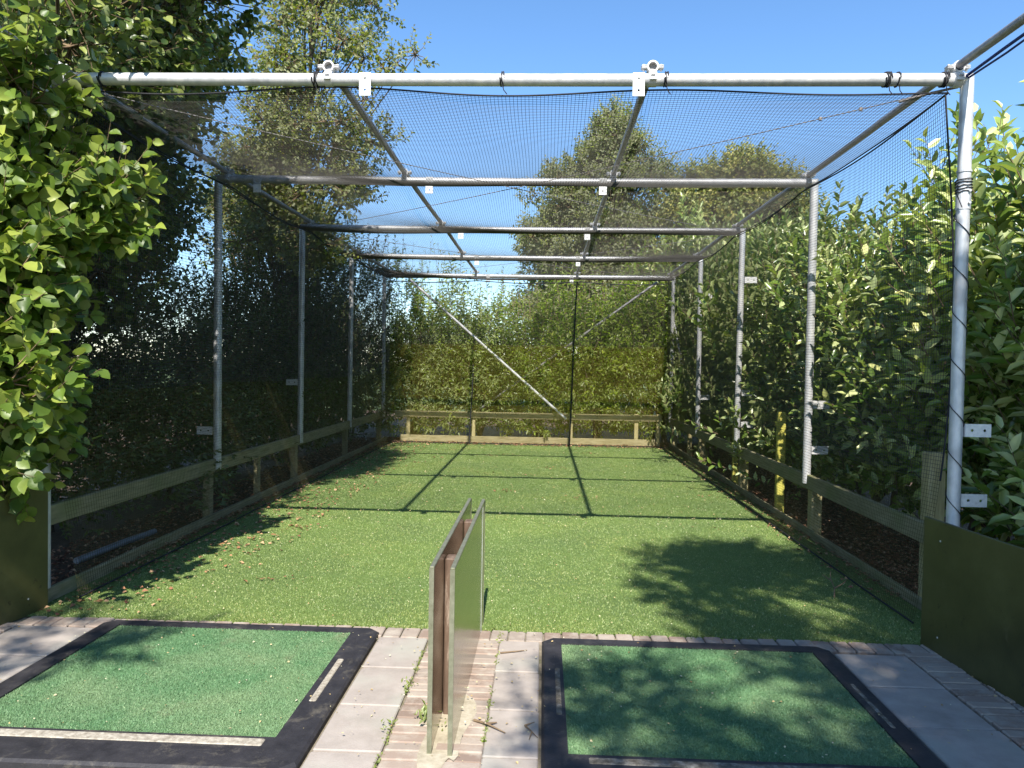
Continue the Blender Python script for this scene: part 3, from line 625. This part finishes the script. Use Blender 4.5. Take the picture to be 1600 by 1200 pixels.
side_board(2.17, 4.25, 2.42, 1.75, .735, 'olive green board standing right of the right tee mat')
side_board(-3.03, 4.40, -3.36, 1.9, .765, 'olive green board standing left of the left tee mat')

# ------------------------------------------------------------------ the steel cage
XL, XR, ZH, Y0, DY = -3.13, 2.466, 3.279, 4.517, 2.463
RP = .037
YF = [Y0+DY*k for k in range(5)]
cage = empty('practice_cage_frame', ((XL+XR)/2, YF[2], 0))
tag(cage, 'galvanised steel tube frame of the golf practice cage', 'cage frame')
def cpart(m, name, mat): return local(m.build(name, mat), cage)
def sub(m, name, mat, p):
    o = m.build(name, mat); o.parent = p; return o
def mitred(k):
    y = YF[k]; n = 20
    cs = [(math.cos(2*PI*i/n)*RP, math.sin(2*PI*i/n)*RP) for i in range(n)]
    # beam along x, slightly bowed
    m = MB(); vs = []; xs = np.linspace(XL, XR, 15)
    for j, x in enumerate(xs):
        bow = -.012*math.sin(PI*j/14)*(1 if k else .4)
        for (a, b_) in cs:
            dx = -b_ if j == 0 else (b_ if j == 14 else 0); vs.append((x+dx, y+a, ZH+b_+bow))
    fs = [(j*n+i, j*n+(i+1) % n, (j+1)*n+(i+1) % n, (j+1)*n+i) for j in range(14) for i in range(n)]
    m.add(vs, fs, True); beam = cpart(m, 'crossbeam', M['steel'])
    posts = []
    for side, x in ((-1, XL), (1, XR)):
        m = MB(); vs = []
        zb = -.05 if k == 0 else .50
        lean = (.012*math.sin(k*2.1+side)) if k else .0
        for j, z in enumerate((ZH, 2.0, 1.0, zb)):
            for (a, b_) in cs:
                vs.append((x+a+(ZH-z)/ZH*lean, y+b_, z+(a*side if j == 0 else 0)))
        m.add(vs, [(j*n+i, (j+1)*n+i, (j+1)*n+(i+1) % n, j*n+(i+1) % n) for j in range(3) for i in range(n)], True)
        posts.append(cpart(m, 'post', M['steel']))
    return beam, posts
frames = [mitred(k) for k in range(5)]
# sleeve joint and cord on the nearest right post
m = MB(); m.ring((XR, Y0, 2.74), (0, 0, 1), RP+.0045, RP, .012, 24); m.ring((XR, Y0, 2.60), (0, 0, 1), RP+.0035, RP, .17, 24)
for z in (2.62, 2.55): m.tube([(XR+.012, Y0-.052, z), (XR+.012, Y0-.030, z)], .008, 8)
sub(m, 'sleeve', M['steel'], frames[0][1][1]).matrix_parent_inverse = Matrix.Translation((0, 0, 0))
def wrap(c, axis, r, n, w, jit=.002, seed=0):
    """turns of black cord round a tube"""
    q = random.Random(seed); ax = Vector(axis); a = Vector((0, 0, 1)) if abs(ax.z) < .9 else Vector((1, 0, 0)); u = ax.cross(a).normalized(); v = ax.cross(u); pts = []
    for i in range(n*12+1):
        t = i/12; an = t*2*PI; pts.append(Vector(c)+ax*((t/n-.5)*w+q.uniform(-jit, jit))+(u*math.cos(an)+v*math.sin(an))*(r+q.uniform(0, .002)))
    return pts
m = MB(); m.tube(wrap((XR, Y0, 2.655), (0, 0, 1), RP+.007, 5, .09, .004, 1), .0035, 5)
m.tube([(XR-.04, Y0-.01, 2.66), (XR-.055, Y0-.03, 2.60), (XR-.03, Y0-.045, 2.52)], .003, 5)
pts = []
for i in range(240):
    t = i/239; z = 2.58-t*2.15; an = t*7.8*2*PI+.4; pts.append((XR+math.cos(an)*(RP+.004), Y0+math.sin(an)*(RP+.004), z))
m.tube(pts, .0028, 5); cord = sub(m, 'spiral_cord', M['rope'], frames[0][1][1])
for o in [x for x in bpy.data.objects if x.parent and x.parent.name.startswith('post')]: o.matrix_parent_inverse = Matrix.Identity(4)

def sub_on(parent, m, name, mat):
    o = m.build(name, mat); o.parent = parent; o.matrix_parent_inverse = Matrix.Identity(4); return o
# brackets hanging from the beams
for k, xs in ((0, (-1.11, .535)), (1, (-2.74, -1.10, .52)), (2, (-1.08, .52)), (3, (-1.10, .52)), (4, (-1.1, .51))):
    for x in xs:
        m = MB(); m.plate((x-.034, YF[k]-RP-.008, ZH-.135+(.02 if k == 0 else 0)), (1, 0, 0), (0, 0, 1), .070, .069, 2, .0075, -.006)
        m.box((x, YF[k]-.02, ZH+.0), (.066, .03, .045)); sub_on(frames[k][0], m, 'bracket', M['plate'])
def post_bracket(k, side, z, flush=False):
    x = (XR if side > 0 else XL)+side*(RP-.006); y = YF[k]-(.03 if flush else .012); m = MB()
    w = .077; L = .073
    ox = x+side*.012
    m.plate((ox, y, z-w/2) if side > 0 else (ox, y, z+w/2), (0, 0, 1) if side > 0 else (0, 0, -1), (side, 0, 0), w, L, 2, .0085, .006)
    m.box((ox-side*.002, y+.022, z), (.006, .045, w), 0)
    sub_on(frames[k][1][1 if side > 0 else 0], m, 'bracket', M['plate'])
for k, side, z, fl in ((0, 1, 1.21, True), (0, 1, .79, False), (1, 1, 1.23, 0), (1, 1, .81, 0), (2, 1, 2.67, 0), (2, 1, 1.25, 0), (2, 1, .85, 0), (3, 1, 2.70, 0), (3, 1, 1.09, 0), (1, -1, .87, 0), (2, -1, 1.28, 0), (0, -1, .95, 0)):
    post_bracket(k, side, z, fl)
# lengthwise tubes and their couplers
ZP = ZH+RP+.032; RT = .0245
for x, ya, yb in ((-1.34, Y0-.0, YF[4]+.05), (.62, Y0-.0, YF[4]+.05), (2.405, 2.9, YF[4]+.05), (-3.04, 2.9, YF[4]+.05)):
    m = MB(); m.tube([(x, ya+(yb-ya)*t, ZP+.006*math.sin(t*14)) for t in np.linspace(0, 1, 24)], RT, 14); cpart(m, 'lengthwise_tube', M['tube'])
for k in range(5):
    for x in (-1.34, .62, 2.405, -3.04):
        m = MB(); y = YF[k]-.004
        m.ring((x, y, ZP), (0, 1, 0), RT+.010, RT+.0006, .05, 22)
        for s in (-1, 1):
            m.box((x+s*.048, y, ZP+.005), (.036, .046, .007), .002); m.box((x+s*.048, y, ZP-.006), (.036, .046, .007), .002)
            m.tube([(x+s*.052, y, ZP-.022), (x+s*.052, y, ZP+.018)], .007, 6)
        m.ring((x, YF[k], ZH), (1, 0, 0), RP+.008, RP+.0006, .048, 24)
        m.box((x, YF[k]-RP-.013, ZH-.012), (.040, .014, .018), .003); m.tube([(x-.014, YF[k]-RP-.016, ZH+.012), (x+.014, YF[k]-RP-.016, ZH+.012)], .006, 6)
        sub_on(frames[k][0], m, 'coupler', M['steel'] if k else M['plate'])
# diagonal braces at the far end
yb = YF[4]+.05
for a, b_ in (((-2.64, yb, 3.19), (.46, yb, .52)), ((2.25, yb+.03, 3.26), (-1.34, yb+.55, .60))):
    m = MB(); m.tube([a, tuple((p+q)/2 for p, q in zip(a, b_)), b_], .025, 12); cpart(m, 'diagonal_brace', M['steel'] if a[0] < 0 else M['tube'])  # right brace takes the darker, shade-coloured copy of the steel
m = MB(); m.tube([(XR+.02, YF[4]-.02, 2.42), (2.90, YF[4]-.25, .35)], .024, 12); cpart(m, 'side_brace', M['steel'])
# cross wires under the roof
def wirepts(a, b_, sag=.04, n=30): return [Vector(a).lerp(Vector(b_), t)-Vector((0, 0, sag*4*t*(1-t))) for t in np.linspace(0, 1, n)]
for a, b_ in (((XL+.12, Y0+.02, ZH-.03), (XR-.03, YF[2], ZH-.03)), ((XR-.04, Y0+.02, ZH-.03), (XL+.06, YF[2], ZH-.03)), ((XL+.06, YF[2], ZH-.03), (XR-.03, YF[4], ZH-.03)), ((XR-.03, YF[2], ZH-.03), (XL+.06, YF[4], ZH-.03))):
    m = MB(); m.tube(wirepts(a, b_), .0032, 6); cpart(m, 'bracing_wire', M['wire'])
m = MB()
m.tube([(XR-.04, Y0+.02, ZH-.035), (XR-.16, Y0+.09, ZH-.045), (XR-.30, Y0+.2, ZH-.06)], .008, 6)
cpart(m, 'wire_eye', M['wire'])
for t in (.075, .11): m = MB(); p = Vector((XR-.04, Y0+.02, ZH-.03)).lerp(Vector((XL+.06, YF[2], ZH-.03)), t)-Vector((0, 0, .16*t*(1-t))); m.box(p, (.022, .014, .026), .003); cpart(m, 'wire_grip', M['wire'])
# black cord ties on the front beam
for x, n in ((-1.42, 3), (-.28, 2), (2.0, 3), (2.06, 1), (2.33, 3), (-2.76, 2), (.70, 2)):
    m = MB(); m.tube(wrap((x, Y0, ZH), (1, 0, 0), RP+.004, n, .022*n/2, .003, int(x*50)), .0042, 5)
    m.tube([(x, Y0-.03, ZH-RP), (x+.01, Y0-.02, ZH-RP-.035), (x+.03, Y0-.02, ZH-RP-.06)], .003, 5); sub_on(frames[0][0], m, 'cord_tie', M['rope'])
m = MB(); m.tube([(XR-.02, Y0+.01, ZH+.01), (2.43, 4.1, ZP-.06), (2.425, 3.5, ZP-.055), (2.42, 2.95, ZP-.03)], .009, 7)
m.tube([(XR-.01, Y0+.01, ZH+.0), (2.44, 4.1, ZP-.085), (2.43, 3.5, ZP-.075), (2.42, 2.95, ZP-.045)], .006, 6); o = m.build('blue_rope', M['bluerope'])
tag(o, 'dark blue rope slung under the tube that leaves at the top right', 'rope')

# ------------------------------------------------------------------ nets
def smooth_noise(seed, n=6, f=1.5):
    rg = np.random.RandomState(seed); w = rg.normal(0, f, (n, 2)); p = rg.uniform(0, 6, n); a = rg.uniform(.5, 1, n)
    return lambda x, y: sum(a[i]*np.sin(w[i, 0]*x+w[i, 1]*y+p[i]) for i in range(n))/n
def netmesh(name, fn, u0, u1, v0, v1, cell, r, mat, root, step=5, trim=None):
    """knotted mesh: strands both ways over the surface fn(u,v) -> xyz, three-sided cords of radius r"""
    Vs = []; Fs = []; off = 0
    for way in (0, 1):
        a0, a1, b0, b1 = (u0, u1, v0, v1) if way == 0 else (v0, v1, u0, u1)
        na = int(round((a1-a0)/cell))+1; nb = int(round((b1-b0)/(cell*step)))+1
        A, B = np.meshgrid(np.linspace(a0, a1, na), np.linspace(b0, b1, nb), indexing='ij')
        P = fn(A, B) if way == 0 else fn(B, A)
        d = nrm(np.gradient(P, axis=1)); e = np.array([.31, .47, .83]); s1 = nrm(np.cross(d, e)); s2 = np.cross(d, s1)
        ring = np.stack([P+(s1*math.cos(q)+s2*math.sin(q))*r for q in (0, 2*PI/3, 4*PI/3)], 2)   # na,nb,3,3
        idx = np.arange(na*nb*3).reshape(na, nb, 3)+off
        for k in range(3):
            j = (k+1) % 3; Fs.append(np.stack([idx[:, :-1, k], idx[:, :-1, j], idx[:, 1:, j], idx[:, 1:, k]], -1).reshape(-1, 4))
        Vs.append(ring.reshape(-1, 3)); off += na*nb*3
    return local(npmesh(name, np.concatenate(Vs), np.concatenate(Fs), mat, smooth=True), root)
def bay(y): return np.abs(np.sin(PI*(y-Y0)/DY))
n1, n2, n3 = smooth_noise(1, 8, 1.6), smooth_noise(2, 8, 1.6), smooth_noise(3, 7, 2.2)
def roof(x, y):
    e = np.clip((x-XL-.1)/5.4, 0, 1); s = np.sin(PI*np.clip((x-XL)/(XR-XL), 0, 1))
    fr = np.exp(-((y-Y0)/.25)**2)*.035*np.sin((x+1.35)*PI/1.96*1.0)**2
    z = ZH-.055-.13*bay(y)*(.35+.65*s)-.04*n1(x, y)-fr
    return np.stack([x+.06*n2(x, y), y+.07*n3(x, y)*np.clip((y-Y0), 0, .6), z], -1)
def sidefn(X, sgn, sd):
    na, nb = smooth_noise(sd, 7, 1.7), smooth_noise(sd+1, 7, 2.0)
    def f(y, z):
        t = z/3.2; front = np.exp(-((y-Y0)/.35)**2)
        x = X+sgn*(-.03+.02*np.sin(PI*t))-sgn*.09*(1-t)**3-sgn*.035*na(y, z)*np.clip(y-Y0+.2, 0, 1)+sgn*.07*front*np.sin(PI*np.clip(t, 0, 1))
        return np.stack([x, y+.04*nb(y, z)+front*.10*np.sin(PI*np.clip(t*1.1-.1, 0, 1))*-.2, z-.05*bay(y)*t], -1)
    return f
def backfn(sd, Y):
    na = smooth_noise(sd, 7, 1.6)
    return lambda x, z: np.stack([x+.02*na(z, x), Y+.05*na(x, z)-.10*(1-z/3.2)**2, z-.04*np.abs(np.sin((x+1.3)*1.6))*z/3.2], -1)
def net(name, fn, u0, u1, v0, v1, label, ropes, cell=.0235, r=.0014, mat='net', loc=None, group=None, trim=None):
    root = empty(name, loc); netmesh('mesh', fn, u0, u1, v0, v1, cell, r if name != 'roof_net' else .0014, M[mat], root)
    for (ua, va, ub, vb, rr) in ropes:
        t = np.linspace(0, 1, 60); P = fn(ua+(ub-ua)*t, va+(vb-va)*t); m = MB(); m.tube([tuple(p) for p in P], rr, 6); local(m.build('edge_or_shadow_rope', M['rope']), root)
    tag(root, label, 'netting', group)
YE = YF[4]-.05
fR, fL, fB = sidefn(XR-.08, 1, 20), sidefn(XL+.10, -1, 30), backfn(40, YE)
net('roof_net', roof, XL+.08, XR-.09, Y0+.02, YE, 'black net sagging under the roof tubes of the cage', [(XL+.08, Y0+.02, XR-.09, Y0+.02, .0055), (XR-.09, Y0+.02, XR-.09, YE, .0055), (XL+.08, Y0+.02, XL+.08, YE, .0055), (XL+.08, YE, XR-.09, YE, .006)], loc=(0, YF[2], ZH), group='black nets of the cage')
net('side_net', fR, Y0+.02, YE, .9, 3.20, 'black net hanging down the right side of the cage', [(Y0+.02, 3.2, YE, 3.2, .006), (Y0+.02, .9, Y0+.02, 3.2, .0055)], loc=(XR, YF[2], 0), group='black nets of the cage')
net('side_net', fL, Y0+.02, YE, 1.35, 3.20, 'black net hanging down the shaded left side of the cage', [(Y0+.02, 3.2, YE, 3.2, .006), (Y0+.02, 1.35, Y0+.02, 3.2, .0055)], loc=(XL, YF[2], 0), group='black nets of the cage')
net('back_net', fB, XL+.1, XR-.09, 1.93, 3.17, 'black net across the far end of the cage', [(XL+.1, 3.17, XR-.09, 3.17, .010), (.62, 3.17, .57, 1.93, .014)], loc=(0, YE, 0), group='black nets of the cage')  # upright rope is added to draw the shadow of a lengthwise tube
net('lower_back_net', backfn(44, YE-.01), XL+.12, XR-.1, .03, 1.95, 'olive net across the lower half of the far end', [(XL+.12, .03, XR-.1, .03, .008), (.57, 1.95, .53, .03, .014), (-1.36, 1.55, -1.40, .03, .011)], r=.0010, mat='olive', loc=(0, YE, 0), group='olive lower nets of the cage')  # both upright ropes stand in for tube shadows falling on the net
net('lower_side_net', fL, Y0+.02, YE, .03, 1.35, 'shade-darkened olive net along the lower left side of the cage in deep shade', [(Y0+.02, .03, YE, .03, .006)], r=.0012, mat='olive_shade', loc=(XL, YF[2], 0), group='olive lower nets of the cage')
net('lower_side_net', fR, Y0+.02, YE, .03, .9, 'shade-toned olive net along the lower right side in front of the timber rail', [(Y0+.02, .03, YE, .03, .006)], r=.0012, mat='olive_shade', loc=(XR, YF[2], 0), group='olive lower nets of the cage')

# ------------------------------------------------------------------ rail fences
def fence(label, rail, posts, extra, loc, mats, pw=1.0):
    root = empty('timber_rail_fence', loc)
    for (c, d, bx) in rail: fence_box('rail', c, d, mats[0], root)
    for (c, d) in posts: fence_box('post', c, (d[0]*pw, d[1]*pw, d[2]), mats[1], root)
    tag(root, label, 'fence', 'low timber rail fences round the cage'); return root
XF = XR+.075
fence('low timber rail along the right side on short posts', [((XF-.062, (4.28+14.4)/2, .515), (.04, 10.2, .135), 0)],
      [((XF+.01, y+.0, .235), (.10, .10, .53)) for y in (YF[1], YF[2], YF[3], YF[4])]+[((XF+.01, y, .24), (.07, .07, .50)) for y in (12.9,)], None, (XF, YF[2], 0), (M['wood'], M['woodv']))
XFL = XL-.07
fence('low timber rail along the shaded left side on short posts', [((XFL+.060, (4.4+14.4)/2, .54), (.04, 10.1, .13), 0)],
      [((XFL-.01, y, .24), (.10, .10, .54)) for y in YF[1:]]+[((XFL-.01, y, .27), (.08, .08, .60)) for y in (8.2,)], None, (XFL, YF[2], 0), (M['wood'], M['wood']), .75)
YB = YF[4]+.22
fence('sunlit low timber fence across the far end', [((-.30, YB-.06, .555), (5.25, .035, .125), 0), ((-.30, YB-.06, .075), (5.0, .03, .13), 0)],
      [((x, YB, .295), (.075, .08, .67)) for x in (-2.66, -1.36, .56, 1.84, 2.27)], None, (0, YB, 0), (M['woodx'], M['woodv']))
for x, y, h, w, mt, lab in ((2.555, 8.02, 1.12, .085, 'yellow', 'bright yellow timber stake rising above the right rail'), (2.575, 9.95, 1.10, .07, 'yellow', 'narrow timber stake behind the third right steel post'), (2.56, 4.93, 1.05, .115, 'woodv', 'shaded timber stake beside the end of the right olive board')):
    m = MB(); m.box((0, 0, h/2-.02), (w, w*.8, h), .008, rz=.05); m.tube([(0, -w*.41, h*.47), (0, -w*.41-.004, h*.47)], .005, 8); o = m.build('timber_stake', M[mt]); o.location = (x, y, 0); tag(o, lab, 'stake', 'timber stakes along the right rail')
# pipe lying behind the left net
m = MB(); m.tube([(-3.46, 5.35, .03), (-3.43, 5.9, .035), (-3.40, 6.35, .03)], .026, 12); tag(m.build('plastic_pipe', M['pipe']), 'grey pipe lying on the soil behind the left net', 'pipe')

# twigs and weeds on the paving
def twig(pts, r, label, name='fallen_twig'):
    m = MB()
    for p in pts: m.tube([(x, y, z+.0) for (x, y, z) in p], [r*(1-.6*i/(len(p)-1)) for i in range(len(p))], 6)
    tag(m.build(name, M['twig']), label, 'twig', 'fallen twigs')
twig([[(-.20, 3.88, .024), (-.13, 3.90, .026), (-.06, 3.93, .024)]], .005, 'straight twig on the slab just right of the divider')
twig([[(-.27, 3.13, .024), (-.21, 3.09, .03), (-.13, 3.03, .024)], [(-.21, 3.09, .03), (-.17, 3.11, .028)]], .006, 'dark twig on slabs near the shaded mat corner')
twig([[(-.05, 3.10, .024), (-.02, 3.04, .028), (.005, 3.0, .024)], [(-.02, 3.04, .028), (-.03, 2.98, .026)], [(-.05, 3.10, .024), (-.01, 3.12, .03)]], .004, 'small forked twig against the black rubber frame')
twig([[(1.98, 5.02, .03), (2.02, 5.12, .06), (2.03, 5.22, .10), (2.06, 5.30, .13)], [(2.02, 5.12, .06), (2.10, 5.16, .09), (2.14, 5.22, .10)], [(2.03, 5.2, .09), (1.98, 5.24, .12)]], .005, 'forked pale twig standing in the shaded turf on the right')
def weed(x, y, n, L, label, seed):
    rg = np.random.RandomState(seed); P = np.stack([x+rg.normal(0, .02, n), y+rg.normal(0, .035, n), .015+rg.uniform(0, .04, n)], -1)
    D = rg.normal(0, .7, (n, 3)); D[:, 2] = np.abs(D[:, 2])+.4; o = leafmesh('weed', rg, P, D, rg.normal(0, .4, (n, 3))+np.array([0, -.3, 1]), rg.uniform(.5, 1, n)*L, .4, M['willow'], T4)
    tag(o, label, 'weed', 'weeds in the paving joints')
weed(-.475, 3.13, 60, .04, 'leafy weed tuft at the left foot of the divider', 1)
weed(-.395, 3.07, 12, .03, 'tiny weed between the two divider sheets', 2)
weed(-.60, 3.42, 12, .03, 'small weed in the joint left of the divider', 3)
weed(-.62, 3.03, 10, .025, 'lowest weed in the slab joint left of the divider', 4)
rg = np.random.RandomState(12); n = 1500
xs = np.where(rg.uniform(size=n) < .5, -.612+rg.normal(0, .006, n), -.215+rg.normal(0, .006, n)); ysn = rg.uniform(2.6, 4.2, n)
edge = rg.uniform(size=n) < .45; xs = np.where(edge, rg.uniform(-2.9, 2.2, n), xs); ysn = np.where(edge, 4.235+rg.normal(0, .012, n), ysn)
keep = (np.sin(xs*9+ysn*7)+np.sin(ysn*17)) > .0; xs, ysn = xs[keep], ysn[keep]; n = len(xs)
o = leafmesh('joint_moss', rg, np.stack([xs, ysn, np.full(n, .012)], -1), np.stack([rg.normal(size=n), rg.normal(size=n), rg.uniform(.2, 1.2, n)], -1), rg.normal(0, .4, (n, 3))+np.array([0, 0, 1]), rg.uniform(.008, .022, n), .5, M['willow'], T4)
tag(o, 'moss and tiny grass in the paving joints', 'moss', kind='stuff')
